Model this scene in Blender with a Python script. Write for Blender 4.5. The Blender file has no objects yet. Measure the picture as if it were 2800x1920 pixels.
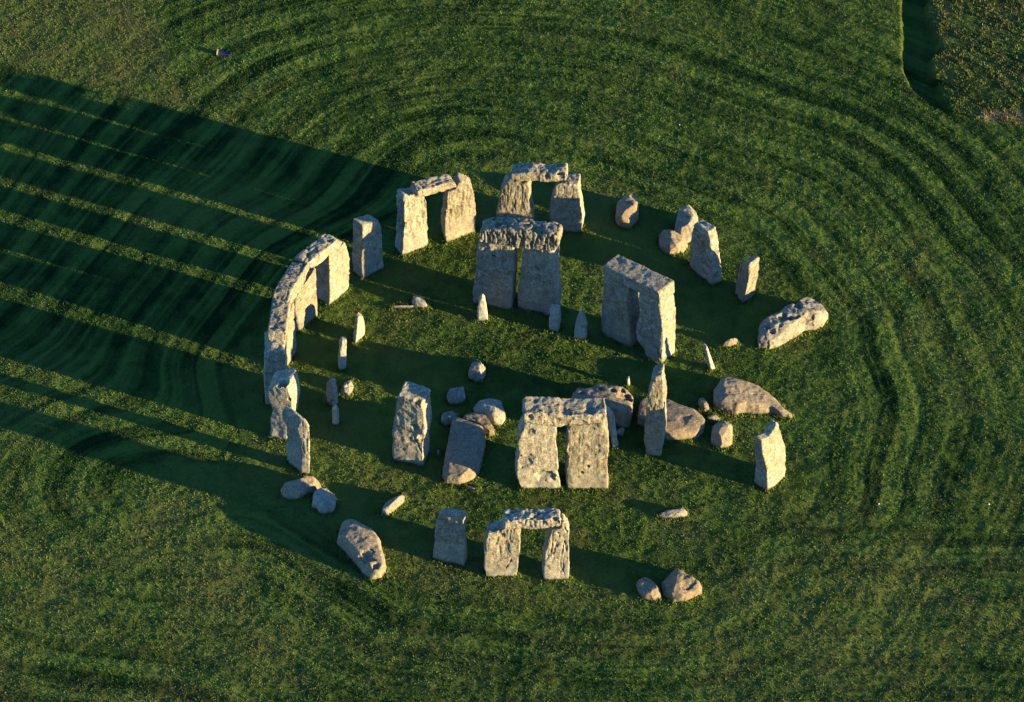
import bpy, math, random
import numpy as np
from mathutils import Matrix, Vector
C = bpy.context.scene.collection
sc = bpy.context.scene
R = math.radians

# ------------------------------------------------------------------ camera
cam = bpy.data.cameras.new('camera'); cam_o = bpy.data.objects.new('camera', cam); C.objects.link(cam_o)
cam_o.matrix_world = Matrix(((-0.515472, 0.576602, -0.633892, -185.575405), (-0.856898, -0.343510, 0.384353, 114.109959), (0.003870, 0.741304, 0.671158, 200.844386), (0, 0, 0, 1)))
cam.sensor_width = 36; cam.sensor_fit = 'HORIZONTAL'; cam.lens = 173.5751
cam.clip_start = 1.0; cam.clip_end = 6000
sc.camera = cam_o

# ------------------------------------------------------------------ sky and sun
SUN_AZ, SUN_EL = 233.9, 7.15
w = bpy.data.worlds.new('World'); sc.world = w; w.use_nodes = True
nt = w.node_tree; bg = nt.nodes['Background']
sky = nt.nodes.new('ShaderNodeTexSky'); sky.sky_type = 'NISHITA'; sky.sun_disc = False
sky.sun_elevation = R(SUN_EL); sky.sun_rotation = R(SUN_AZ); sky.air_density = 1.0; sky.dust_density = 0.0; sky.ozone_density = 5.0
nt.links.new(sky.outputs[0], bg.inputs[0]); bg.inputs[1].default_value = 0.118
sl = bpy.data.lights.new('sun', 'SUN'); sl.energy = 4.8; sl.angle = R(0.5); sl.color = (1.0, 0.77, 0.35)
so = bpy.data.objects.new('sun', sl); C.objects.link(so)
a, e = R(SUN_AZ), R(SUN_EL)
sd = Vector((math.sin(a)*math.cos(e), math.cos(a)*math.cos(e), math.sin(e)))
so.rotation_euler = sd.to_track_quat('Z', 'Y').to_euler(); so.location = sd*300
sc.view_settings.view_transform = 'Standard'; sc.view_settings.look = 'None'
sc.view_settings.gamma = 1.0; sc.view_settings.use_curve_mapping = False
sc.view_settings.exposure = 2.35
sc.render.engine = 'CYCLES'

# ------------------------------------------------------------------ noise helpers
def _h(ix, iy, iz, seed):
    h = (ix*374761393 + iy*668265263 + iz*2147483647*0 + iz*1274126177 + seed*974634777) & 0xffffffff
    h = ((h ^ (h >> 13))*1274126177) & 0xffffffff
    h = ((h ^ (h >> 16))*2246822519) & 0xffffffff
    return ((h ^ (h >> 15)) & 0xffffff)/float(0xffffff)
def vnoise(P, seed=0):
    P = np.asarray(P, float); I = np.floor(P).astype(np.int64); F = P-I; F = F*F*F*(F*(F*6-15)+10)
    if P.shape[1] == 2:
        def g(a, b): return _h(I[:, 0]+a, I[:, 1]+b, 0*I[:, 0], seed)
        return ((g(0,0)*(1-F[:,0])+g(1,0)*F[:,0])*(1-F[:,1])+(g(0,1)*(1-F[:,0])+g(1,1)*F[:,0])*F[:,1])*2-1
    o = 0
    for c in (0, 1):
        for b in (0, 1):
            for a_ in (0, 1):
                wt = (F[:,0] if a_ else 1-F[:,0])*(F[:,1] if b else 1-F[:,1])*(F[:,2] if c else 1-F[:,2])
                o = o + wt*_h(I[:,0]+a_, I[:,1]+b, I[:,2]+c, seed)
    return o*2-1
ROT = np.array([[.8, .6, 0], [-.48, .64, .6], [.36, -.48, .8]])
def fbm(P, seed=0, n=4):
    P = np.asarray(P, float); o = 0; am = 1; t = 0; k = P.shape[1]
    M = ROT[:k, :k] if k == 3 else np.array([[.8, .6], [-.6, .8]])
    for i in range(n):
        o = o + am*vnoise(P, seed+i*17); t += am; am *= .5; P = (P @ M)*2.03+5.3
    return o/t*1.5
def sstep(x, a, b):
    t = np.clip((x-a)/(b-a), 0, 1); return t*t*(3-2*t)
def sdf(P, poly):
    """signed distance to a polygon, negative inside"""
    poly = np.array(poly); d = np.full(len(P), 1e18); s = np.ones(len(P)); n = len(poly)
    for i in range(n):
        A = poly[i]; B = poly[i-1]; ev = B-A; wv = P-A
        t = np.clip((wv@ev)/(ev@ev), 0, 1); q = wv-np.outer(t, ev); d = np.minimum(d, (q*q).sum(1))
        c1 = P[:,1] >= A[1]; c2 = P[:,1] < B[1]; c3 = ev[0]*wv[:,1] > ev[1]*wv[:,0]
        s = np.where((c1 & c2 & c3) | (~c1 & ~c2 & ~c3), -s, s)
    return s*np.sqrt(d)

# ------------------------------------------------------------------ survey data, metres (x east, y north)
STONES = [
{"key":"s2","kind":"stand","o":[13.386,6.555],"e":[0.3566,-0.9343],"b":[1.028,0.392],"poly":[[-0.0,-0.25],[0.12,1.27],[0.09,3.99],[1.09,3.83],[1.63,4.01],[1.93,3.44],[2.07,2.81],[1.95,-0.25]],"ttop":1.0,"pits":[]},
{"key":"s1","kind":"stand","o":[12.239,9.522],"e":[0.3179,-0.9481],"b":[0.996,0.334],"poly":[[0.0,-0.25],[-0.1,2.58],[0.73,3.24],[1.98,4.0],[1.99,0.95],[2.0,-0.25]],"ttop":1.0,"pits":[],"groove":0.6},
{"key":"s30","kind":"stand","o":[9.682,11.705],"e":[0.621,-0.7838],"b":[0.823,0.652],"poly":[[0.0,-0.25],[0.36,1.79],[0.75,3.35],[1.61,4.06],[1.53,2.88],[1.73,1.53],[1.83,0.54],[1.68,-0.25]],"ttop":1.0,"pits":[],"groove":0.5},
{"key":"s29","kind":"stand","o":[7.55,14.225],"e":[-0.4891,-0.8722],"b":[1.744,-0.978],"poly":[[0.0,-0.25],[-0.05,1.96],[0.07,3.17],[0.06,4.11],[0.41,4.27],[1.23,4.25],[1.3,2.84],[1.34,1.96],[1.23,-0.25]],"ttop":1.0,"pits":[[7.3,13.78,3.89,0.25,0.12,0],[7.09,13.4,3.97,0.25,0.12,0]]},
{"key":"s28","kind":"stand","o":[4.946,15.366],"e":[-0.7416,-0.6709],"b":[0.973,-1.075],"poly":[[0.0,-0.25],[0.01,1.42],[0.17,2.23],[-0.05,3.19],[-0.08,3.94],[0.23,4.19],[0.82,4.44],[1.29,4.56],[1.43,3.93],[1.47,3.09],[1.34,1.87],[1.11,0.78],[1.09,-0.25]],"ttop":1.0,"pits":[[4.46,14.92,4.56,0.2,0.25,1],[4.38,14.61,4.56,0.2,0.25,1],[3.99,14.5,3.38,0.12,0.15,0]],"rough":0.8,"groove":0,"amp":0.8},
{"key":"s27","kind":"stand","o":[1.265,15.32],"e":[-0.6338,-0.7735],"b":[1.475,0.176],"poly":[[-0.0,-0.25],[0.07,1.81],[0.08,2.66],[-0.06,3.23],[-0.15,3.64],[-0.11,3.98],[0.12,4.34],[0.43,4.29],[0.64,3.75],[0.67,3.16],[0.57,0.77],[0.49,-0.25]],"ttop":1.1,"pits":[],"groove":0.7,"rough":0.9},
{"key":"s3","kind":"stand","o":[14.453,3.559],"e":[0.1631,-0.9866],"b":[0.975,0.205],"poly":[[0.0,-0.25],[-0.1,1.34],[0.0,3.29],[-0.0,4.4],[0.54,4.19],[1.32,3.96],[1.57,3.09],[1.52,2.11],[1.65,0.49],[1.68,-0.25]],"ttop":0.9,"pits":[],"amp":0.75},
{"key":"s4","kind":"stand","o":[15.042,0.465],"e":[0.0425,-0.9991],"b":[1.123,-0.083],"poly":[[-0.0,-0.25],[0.12,1.6],[0.26,2.66],[0.2,3.8],[0.16,4.49],[0.39,4.6],[1.78,4.01],[1.93,2.99],[1.9,-0.25]],"ttop":1.0,"pits":[],"groove":1.5},
{"key":"s5","kind":"stand","o":[14.814,-2.589],"e":[-0.0226,-0.9997],"b":[0.956,-0.314],"poly":[[-0.0,-0.25],[-0.12,1.09],[-0.09,1.92],[0.02,2.72],[0.14,4.0],[0.7,3.99],[0.85,4.38],[1.09,4.41],[1.58,4.04],[1.94,3.53],[2.1,2.18],[2.11,0.71],[2.06,-0.25]],"ttop":1.0,"pits":[],"groove":1.4},
{"key":"l105","kind":"stand","o":[14.942,0.471],"e":[-0.0537,-0.9986],"b":[0.971,-0.065],"poly":[[0.98,4.44],[1.1,5.0],[2.55,4.85],[3.69,4.7],[3.79,4.24],[3.26,4.23],[1.73,4.31]],"ttop":1.0,"pits":[],"rough":1.4},
{"key":"s6","kind":"stand","o":[14.264,-5.918],"e":[-0.6348,-0.7727],"b":[0.811,-0.667],"poly":[[-0.0,-0.25],[-0.05,1.17],[0.26,3.45],[0.53,3.88],[1.94,3.91],[2.04,3.5],[1.99,2.51],[2.19,1.46],[2.25,0.74],[2.24,-0.25]],"ttop":1.0,"pits":[],"groove":0.6},
{"key":"s7","kind":"stand","o":[12.409,-8.828],"e":[-0.6199,-0.7847],"b":[0.863,-0.682],"poly":[[0.0,-0.25],[-0.21,0.7],[-0.16,2.05],[0.11,3.16],[0.14,3.83],[1.61,3.95],[1.67,2.71],[1.87,1.29],[1.88,0.66],[1.76,-0.25]],"ttop":1.0,"pits":[]},
{"key":"l107","kind":"stand","o":[14.281,-5.919],"e":[-0.5825,-0.8129],"b":[0.894,-0.641],"poly":[[0.84,4.0],[0.86,4.52],[2.03,4.74],[3.12,4.64],[4.24,4.76],[4.33,4.22],[2.99,4.05],[1.62,3.99]],"ttop":1.0,"pits":[[11.99,-9.11,4.62,0.25,0.3,0],[12.49,-8.42,4.47,0.2,0.2,0]],"rough":1.15},
{"key":"s10","kind":"stand","o":[5.018,-14.194],"e":[-0.9815,-0.1916],"b":[0.105,-0.733],"poly":[[0.0,-0.25],[0.06,0.98],[0.1,3.03],[0.21,3.9],[1.48,3.98],[1.73,3.41],[1.93,2.07],[2.17,-0.25]],"ttop":0.95,"pits":[],"rough":1.2},
{"key":"s11","kind":"stand","o":[1.719,-15.369],"e":[-0.9971,0.0755],"b":[0.274,-0.965],"poly":[[-0.0,-0.25],[0.08,1.08],[0.4,2.54],[1.03,3.26],[1.68,3.64],[1.71,2.56],[1.48,1.37],[1.11,-0.25]],"ttop":1.0,"pits":[]},
{"key":"s16","kind":"stand","o":[-14.072,-7.53],"e":[0.2882,-0.9576],"b":[1.084,0.355],"poly":[[0.0,-0.25],[-0.18,1.8],[-0.66,3.46],[-0.9,4.69],[-0.19,4.46],[0.29,4.65],[0.49,5.13],[0.67,4.96],[1.04,3.91],[1.3,2.99],[1.6,2.07],[1.56,1.25],[1.68,0.58],[1.59,-0.25]],"ttop":0.4,"pits":[],"groove":0.5},
{"key":"s21","kind":"stand","o":[-13.667,7.619],"e":[-0.4979,-0.8672],"b":[0.773,-0.377],"poly":[[0.0,-0.25],[-0.04,0.65],[0.03,2.2],[0.19,3.17],[0.44,4.0],[0.91,4.04],[1.0,4.52],[1.19,4.47],[1.43,3.77],[1.4,2.97],[1.38,1.83],[1.39,0.4],[1.37,-0.25]],"ttop":1.0,"pits":[],"groove":1.3},
{"key":"s22","kind":"stand","o":[-11.785,10.379],"e":[-0.5009,-0.8655],"b":[0.776,-0.463],"poly":[[-0.0,-0.25],[-0.13,0.76],[-0.08,1.56],[-0.13,2.0],[-0.03,2.89],[0.05,3.55],[0.31,3.59],[0.82,3.71],[1.04,3.84],[1.97,3.79],[1.9,1.98],[1.84,1.09],[1.75,-0.25],[1.73,-0.25]],"ttop":1.0,"pits":[[-12.23,9.62,3.32,0.15,0.15,0]],"groove":1.0},
{"key":"l122","kind":"stand","o":[-11.869,10.433],"e":[-0.5447,-0.8387],"b":[0.875,-0.469],"poly":[[0.99,4.07],[1.06,4.69],[2.52,4.81],[2.71,4.75],[3.3,4.81],[4.21,4.89],[4.29,4.37],[3.84,4.18],[2.68,3.99],[1.89,4.06]],"ttop":1.0,"pits":[[-13.93,7.12,4.81,0.2,0.18,1],[-13.0,7.62,4.81,0.1,0.2,1],[-13.46,7.72,4.81,0.1,0.2,1],[-13.65,7.69,4.6,0.08,0.15,0],[-12.6,9.26,4.81,0.15,0.12,1]],"rough":1.5},
{"key":"s23","kind":"stand","o":[-8.812,12.26],"e":[-0.7951,-0.6065],"b":[0.451,-0.473],"poly":[[-0.0,-0.25],[0.12,1.64],[0.26,3.03],[0.44,3.7],[1.98,3.98],[1.96,2.86],[1.97,1.76],[1.99,-0.25]],"ttop":1.0,"pits":[],"rough":1.1},
{"key":"s51","kind":"stand","o":[9.031,-1.081],"e":[-0.6809,-0.7323],"b":[0.806,-0.749],"poly":[[-0.0,-0.25],[-0.02,0.76],[0.11,2.4],[0.31,5.01],[2.53,5.06],[2.52,2.84],[2.44,1.04],[2.41,-0.25]],"ttop":1.0,"pits":[[8.15,-2.03,4.08,0.12,0.25,0],[8.49,-1.66,4.56,0.12,0.2,0]]},
{"key":"s52","kind":"stand","o":[7.312,-3.273],"e":[-0.8083,-0.5887],"b":[0.648,-0.889],"poly":[[-0.0,-0.25],[-0.04,0.89],[0.16,3.63],[0.3,5.01],[2.31,5.39],[2.24,4.35],[2.34,2.61],[2.44,-0.25]],"ttop":1.0,"pits":[[6.43,-3.91,5.17,0.2,0.4,0],[6.33,-3.99,3.57,0.18,0.22,0],[6.27,-4.03,2.87,0.2,0.15,0],[5.97,-4.25,2.59,0.15,0.15,0]]},
{"key":"l152","kind":"stand","o":[8.933,-0.981],"e":[-0.7132,-0.7009],"b":[0.841,-0.856],"poly":[[0.34,5.18],[0.46,6.22],[1.8,6.55],[3.51,6.75],[4.53,6.8],[5.3,6.84],[5.37,6.15],[5.16,5.49],[2.76,5.25]],"ttop":1.0,"pits":[[6.26,-4.03,6.76,0.35,0.2,1]],"rough":1.5,"groove":2.0},
{"key":"s53","kind":"stand","o":[2.711,-6.46],"e":[-0.9365,-0.3507],"b":[0.474,-1.264],"poly":[[-0.0,-0.25],[-0.1,0.69],[-0.09,2.71],[0.03,4.75],[1.91,4.74],[1.78,3.74],[2.02,1.88],[2.18,-0.25]],"ttop":1.0,"pits":[],"amp":0.6},
{"key":"s54","kind":"stand","o":[2.711,-6.46],"e":[-0.9365,-0.3507],"b":[0.491,-1.311],"poly":[[4.07,-0.25],[3.35,-0.25],[3.21,0.46],[2.8,0.7],[2.57,1.04],[2.57,2.18],[2.82,3.26],[2.65,3.96],[2.72,4.79],[4.27,4.72],[4.42,3.88],[4.57,2.1],[4.49,0.71],[4.54,-0.25]],"ttop":1.0,"pits":[],"amp":0.8},
{"key":"l154","kind":"stand","o":[2.662,-6.329],"e":[-0.9365,-0.3507],"b":[0.509,-1.358],"poly":[[0.03,4.84],[0.06,5.58],[2.21,5.65],[4.35,5.74],[4.44,4.8],[2.23,4.9]],"ttop":1.0,"pits":[],"rough":0.9,"amp":0.7},
{"key":"s57","kind":"stand","o":[-6.63,4.863],"e":[-0.4919,-0.8707],"b":[1.045,-0.59],"poly":[[-0.0,-0.25],[-0.37,1.35],[-0.22,3.01],[-0.3,3.95],[-0.14,4.71],[0.13,5.31],[1.97,5.05],[2.04,4.39],[1.95,3.79],[2.06,2.96],[2.11,1.68],[1.99,1.46],[2.22,0.57],[2.29,-0.25]],"ttop":1.0,"pits":[[-6.68,4.77,2.28,0.45,0.1,0],[-7.3,3.67,1.09,0.5,0.22,0],[-6.82,4.53,4.65,0.3,0.12,0]],"rough":0.9,"groove":0.2},
{"key":"s58","kind":"stand","o":[-6.63,4.863],"e":[-0.4919,-0.8707],"b":[1.045,-0.59],"poly":[[2.69,-0.25],[2.57,1.56],[2.68,2.67],[2.52,2.95],[2.67,4.05],[2.58,4.87],[2.51,5.09],[4.65,5.24],[4.9,4.71],[5.01,3.72],[4.99,2.06],[5.04,-0.25]],"ttop":1.0,"pits":[[-8.53,1.5,1.81,0.1,0.2,0],[-8.34,1.83,1.35,0.1,0.2,0],[-8.5,1.55,2.92,0.5,0.05,0]]},
{"key":"l158","kind":"stand","o":[-6.752,4.932],"e":[-0.4919,-0.8707],"b":[1.262,-0.713],"poly":[[0.03,5.58],[-0.0,6.34],[0.36,6.33],[1.32,6.28],[2.12,6.2],[2.28,6.12],[3.48,6.11],[4.81,6.13],[4.87,5.74],[4.65,5.39],[3.17,5.26],[2.45,5.22],[2.21,5.09],[1.21,5.32]],"ttop":1.0,"pits":[[-7.77,2.65,6.26,0.4,0.12,1],[-8.35,1.33,6.26,0.4,0.12,1],[-6.97,4.55,5.98,0.25,0.2,0],[-7.36,3.85,5.91,0.06,0.12,0],[-7.35,3.87,5.69,0.06,0.12,0],[-7.35,3.88,5.47,0.06,0.12,0]],"rough":1.2},
{"key":"s60","kind":"stand","o":[-0.557,10.09],"e":[-0.7491,-0.6625],"b":[0.894,-1.011],"poly":[[-0.0,-0.25],[-0.02,0.74],[0.08,1.83],[-0.05,2.28],[0.04,2.87],[0.13,3.94],[0.17,4.65],[0.42,5.41],[1.94,5.15],[1.94,4.45],[1.98,3.07],[1.78,1.75],[1.85,-0.25]],"ttop":1.0,"pits":[[-1.6,9.17,3.11,0.2,0.2,0],[-1.96,8.85,2.34,0.25,0.3,0],[-1.73,9.05,5.32,0.3,0.2,0],[-0.71,9.96,2.77,0.2,0.15,0]],"rough":1.0,"groove":0.15},
{"key":"s56","kind":"stand","o":[-7.838,-3.02],"e":[-0.6206,-0.7842],"b":[1.96,-1.551],"poly":[[0.0,-0.25],[-0.15,1.47],[-0.1,3.23],[0.02,4.99],[0.22,6.33],[0.78,6.5],[0.91,5.1],[0.96,2.31],[0.86,-0.25]],"ttop":0.42,"pits":[]},
{"key":"b1","kind":"stand","o":[7.548,-0.45],"e":[-0.5118,-0.8591],"b":[0.473,-0.281],"poly":[[-0.0,-0.25],[0.07,0.96],[0.16,1.71],[0.34,1.83],[0.51,1.65],[0.6,1.14],[0.7,-0.25],[0.69,-0.25]],"ttop":1.0,"pits":[]},
{"key":"b2","kind":"stand","o":[4.545,-3.789],"e":[-0.686,-0.7276],"b":[0.364,-0.343],"poly":[[0.0,-0.25],[0.05,1.78],[0.6,1.82],[0.62,0.84],[0.62,-0.25]],"ttop":1.0,"pits":[]},
{"key":"b3","kind":"stand","o":[3.18,-4.708],"e":[-0.7219,-0.692],"b":[0.346,-0.361],"poly":[[0.0,-0.25],[0.14,1.5],[0.27,2.04],[0.39,2.1],[0.5,1.89],[0.7,1.16],[0.75,-0.25]],"ttop":1.0,"pits":[]},
{"key":"b4","kind":"stand","o":[9.472,6.99],"e":[0.4409,-0.8976],"b":[0.431,-0.044],"poly":[[0.0,-0.25],[0.22,0.9],[0.37,1.88],[0.68,1.88],[0.98,1.54],[1.12,1.0],[0.99,-0.25]],"ttop":1.0,"pits":[]},
{"key":"b5","kind":"stand","o":[7.918,8.959],"e":[-0.3036,-0.9528],"b":[0.381,-0.121],"poly":[[-0.0,-0.25],[0.02,0.9],[0.1,2.06],[0.21,2.42],[0.5,2.36],[0.48,1.2],[0.38,-0.25]],"ttop":1.0,"pits":[]},
{"key":"b6","kind":"stand","o":[5.731,10.999],"e":[-0.9316,-0.3634],"b":[0.145,-0.373],"poly":[[0.0,-0.25],[-0.15,0.52],[-0.08,1.67],[0.14,1.98],[0.36,2.0],[0.48,1.13],[0.53,-0.25]],"ttop":1.0,"pits":[]},
{"key":"b7","kind":"stand","o":[3.995,11.705],"e":[-0.6061,-0.7954],"b":[0.278,-0.212],"poly":[[0.0,-0.25],[0.05,1.21],[0.23,1.44],[0.38,1.16],[0.41,-0.25]],"ttop":1.0,"pits":[]},
{"key":"b8","kind":"stand","o":[-3.637,-10.336],"e":[0.0293,-0.9996],"b":[0.35,0.01],"poly":[[0.0,-0.25],[-0.38,1.53],[-0.55,2.21],[-0.42,2.24],[-0.18,1.58],[0.36,-0.25],[0.38,-0.25]],"ttop":1.0,"pits":[]},
{"key":"b9","kind":"stand","o":[-2.197,-5.158],"e":[-0.6036,-0.7973],"b":[0.239,-0.181],"poly":[[0.0,-0.25],[-0.02,0.62],[0.1,0.7],[0.21,-0.25]],"ttop":1.0,"pits":[]},
{"key":"b10","kind":"stand","o":[-6.264,-1.728],"e":[-0.2685,-0.9633],"b":[0.433,-0.121],"poly":[[-0.0,-0.25],[-0.21,1.09],[-0.42,2.25],[-0.46,3.04],[-0.2,2.95],[-0.0,2.48],[0.07,1.69],[0.36,-0.25],[0.34,-0.25]],"ttop":1.0,"pits":[]},
{"key":"f8","kind":"lie","poly":[[11.14,-12.55],[11.93,-13.23],[12.22,-13.84],[12.1,-14.43],[11.76,-14.77],[11.25,-14.69],[10.32,-13.92],[10.09,-13.54],[10.09,-12.93],[10.48,-12.57]],"h":1.3,"oz":0.5,"top":0.7,"tilt":[0,0]},
{"key":"f9a","kind":"lie","poly":[[7.62,-14.73],[8.89,-15.67],[9.35,-16.29],[9.25,-16.84],[8.88,-17.09],[8.12,-16.97],[7.29,-16.5],[6.79,-15.51],[7.14,-15.07]],"h":1.6,"oz":0.5,"top":0.6,"tilt":[0,0]},
{"key":"f9b","kind":"lie","poly":[[8.18,-13.91],[8.46,-14.21],[8.45,-14.69],[8.06,-14.87],[7.4,-15.37],[6.77,-15.36],[6.27,-14.52],[6.39,-13.87],[6.67,-13.69],[7.53,-13.63]],"h":0.95,"oz":0.5,"top":0.6,"tilt":[0,0]},
{"key":"f12","kind":"lie","poly":[[-3.27,-13.86],[-2.18,-14.64],[-2.01,-15.16],[-2.14,-15.87],[-1.71,-16.62],[-1.75,-17.2],[-2.07,-17.39],[-1.72,-17.96],[-1.66,-18.6],[-2.01,-18.78],[-2.72,-18.98],[-3.45,-18.89],[-3.77,-18.28],[-3.78,-17.73],[-3.54,-17.08],[-3.75,-16.28],[-3.87,-14.87],[-3.82,-14.37]],"h":1.25,"oz":0.5,"top":0.75,"tilt":[0,0],"rough":1.5,"fc":9,"pits":[[-2.85,-15.91,1.19,0.3,0.3,1],[-2.46,-17.24,1.19,0.3,0.35,1],[-3.37,-14.84,1.19,0.22,0.25,1],[-3.12,-16.53,1.19,0.2,0.2,1],[-3.43,-17.46,1.19,0.25,0.2,1],[-2.89,-14.76,1.19,0.2,0.15,1],[-3.29,-15.43,1.19,0.2,0.15,1],[-3.51,-16.94,1.19,0.2,0.15,1]]},
{"key":"f12s","kind":"lie","poly":[[-2.12,-11.91],[-1.96,-12.68],[-1.99,-13.06],[-2.21,-13.11],[-2.46,-12.95],[-2.4,-12.53]],"h":0.45,"oz":0.5,"top":0.6,"tilt":[0,0]},
{"key":"f14","kind":"lie","poly":[[-6.36,-8.65],[-5.54,-9.17],[-4.99,-9.99],[-4.98,-10.45],[-5.31,-10.77],[-5.77,-11.39],[-6.35,-11.8],[-7.36,-12.06],[-7.99,-12.17],[-8.7,-12.1],[-9.41,-12.35],[-9.59,-12.17],[-9.24,-11.74],[-8.62,-11.49],[-8.31,-10.65],[-7.85,-10.04],[-7.67,-9.43],[-7.23,-9.0],[-6.75,-8.66]],"h":0.8,"oz":0.5,"top":0.75,"tilt":[-0.6,0],"fc":6},
{"key":"f14s","kind":"lie","poly":[[-5.63,-7.95],[-5.48,-8.24],[-5.74,-8.53],[-6.21,-8.45],[-6.62,-8.19],[-6.63,-7.89],[-6.29,-7.79]],"h":0.6,"oz":0.5,"top":0.6,"tilt":[0,0]},
{"key":"f14t","kind":"lie","poly":[[-6.93,-7.77],[-6.81,-8.04],[-7.08,-8.33],[-7.55,-8.48],[-7.6,-8.18],[-7.19,-7.73]],"h":0.3,"oz":0.5,"top":0.6,"tilt":[0,0]},
{"key":"f15","kind":"lie","poly":[[-8.92,-6.82],[-8.1,-7.42],[-7.82,-8.02],[-7.91,-8.42],[-8.33,-8.62],[-9.0,-8.5],[-9.54,-8.1],[-9.76,-7.61],[-9.65,-7.05]],"h":0.75,"oz":0.5,"top":0.65,"tilt":[0,0]},
{"key":"f156","kind":"lie","poly":[[-2.35,-1.07],[-2.07,-1.33],[-1.77,-1.88],[-2.13,-2.34],[-2.15,-3.12],[-2.65,-3.67],[-3.14,-4.34],[-3.68,-4.5],[-4.11,-4.47],[-4.84,-3.89],[-5.42,-3.23],[-5.04,-3.04],[-4.57,-2.84],[-4.13,-2.56],[-3.24,-1.95],[-2.81,-1.61]],"h":1.35,"oz":0.9,"top":0.95,"tilt":[0,0],"rough":1.0,"fc":5,"pits":[[-2.74,-3.0,1.28,0.17,0.2,1],[-3.24,-3.54,1.28,0.2,0.25,1],[-3.97,-3.94,1.28,0.38,0.35,1],[-2.47,-1.88,1.28,0.2,0.15,1],[-3.35,-4.09,1.28,0.15,0.15,1]]},
{"key":"f55a","kind":"lie","poly":[[-5.31,-3.89],[-4.19,-4.84],[-3.8,-5.61],[-4.84,-6.31],[-5.86,-6.77],[-6.53,-7.27],[-7.15,-7.42],[-7.61,-7.3],[-8.01,-6.93],[-8.19,-6.27],[-7.82,-5.46],[-7.39,-4.63],[-5.82,-4.21]],"h":0.75,"oz":0.9,"top":0.95,"tilt":[0,0],"fc":9,"amp":0.4,"pits":[[-6.98,-6.3,0.71,0.35,0.07,1]]},
{"key":"r7","kind":"lie","poly":[[-5.41,-2.43],[-5.13,-2.69],[-5.14,-3.0],[-5.44,-3.06],[-5.73,-2.81],[-5.73,-2.51]],"h":0.35,"oz":0.5,"top":0.6,"tilt":[0,0]},
{"key":"r1","kind":"lie","poly":[[3.45,2.71],[4.04,2.03],[4.04,1.72],[3.71,1.48],[3.1,1.52],[2.72,1.8],[2.58,2.16],[2.89,2.46]],"h":1.0,"oz":0.5,"top":0.6,"tilt":[0,0],"rough":1.5},
{"key":"r2","kind":"lie","poly":[[2.39,4.86],[2.88,4.17],[2.91,3.61],[2.59,3.37],[1.97,3.4],[1.54,3.87],[1.62,4.31],[1.79,4.75]],"h":0.7,"oz":0.5,"top":0.6,"tilt":[0,0]},
{"key":"r3","kind":"lie","poly":[[0.97,6.05],[1.32,5.45],[1.21,4.97],[0.8,4.88],[0.4,5.09],[0.15,5.72],[0.73,6.1]],"h":0.55,"oz":0.5,"top":0.6,"tilt":[0,0]},
{"key":"r4","kind":"lie","poly":[[0.36,4.13],[0.59,3.95],[0.73,3.64],[0.87,3.22],[0.79,2.94],[0.37,2.29],[0.02,2.17],[-0.27,2.19],[-0.63,2.35],[-1.07,2.71],[-1.32,3.09],[-1.02,3.46],[-0.29,3.81]],"h":0.9,"oz":0.5,"top":0.75,"tilt":[0,0]},
{"key":"r5","kind":"lie","poly":[[-0.09,5.08],[0.1,4.69],[0.14,4.4],[-0.24,4.0],[-0.58,3.76],[-1.02,3.79],[-1.87,3.84],[-1.72,4.26],[-1.39,4.37],[-0.82,4.57]],"h":0.75,"oz":0.95,"top":0.97,"tilt":[0,0],"fc":9},
{"key":"f59","kind":"lie","poly":[[-0.0,5.72],[0.11,5.38],[-0.34,4.86],[-0.8,4.53],[-1.47,4.45],[-2.33,4.78],[-3.22,5.49],[-4.24,6.4],[-4.48,7.02],[-4.49,7.44],[-4.44,7.89],[-3.89,8.45],[-3.4,8.4],[-2.55,7.79],[-1.49,6.92]],"h":0.8,"oz":0.85,"top":0.94,"tilt":[0,0.25],"fc":9,"amp":0.6},
{"key":"r6","kind":"lie","poly":[[-1.66,7.75],[-1.18,7.52],[-1.13,7.31],[-1.74,7.46]],"h":0.3,"oz":0.5,"top":0.6,"tilt":[0,0]},
{"key":"f26a","kind":"lie","poly":[[0.36,17.25],[0.59,16.95],[0.51,16.28],[0.59,15.53],[0.44,15.11],[0.03,14.78],[-0.47,14.81],[-0.73,15.07],[-0.47,15.34],[-0.52,15.94],[-0.62,16.56],[-0.35,17.12],[0.08,17.3]],"h":0.8,"oz":0.5,"top":0.6,"tilt":[0,0]},
{"key":"f26b","kind":"lie","poly":[[-1.15,16.11],[-0.72,15.62],[-0.7,15.12],[-1.11,14.78],[-1.96,14.76],[-2.47,15.12],[-2.77,15.65],[-2.44,16.03],[-1.9,16.08],[-1.59,16.25]],"h":0.8,"oz":0.5,"top":0.7,"tilt":[0,0]},
{"key":"r8","kind":"lie","poly":[[6.19,9.91],[6.64,9.33],[6.69,8.91],[6.37,8.79],[5.96,9.02],[5.6,9.59],[5.96,9.85]],"h":0.55,"oz":0.5,"top":0.6,"tilt":[0,0]},
{"key":"flat1","kind":"lie","poly":[[11.48,3.74],[11.38,3.32],[10.98,2.53],[10.31,1.69],[10.22,1.75],[10.52,2.45],[11.16,3.45]],"h":0.2,"oz":0.8,"top":0.6,"tilt":[0,0]},
{"key":"r9","kind":"lie","poly":[[11.33,2.12],[11.01,1.49],[10.61,1.25],[10.18,1.39],[10.09,1.68],[10.57,2.22]],"h":0.5,"oz":0.8,"top":0.85,"tilt":[0,0]},
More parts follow.
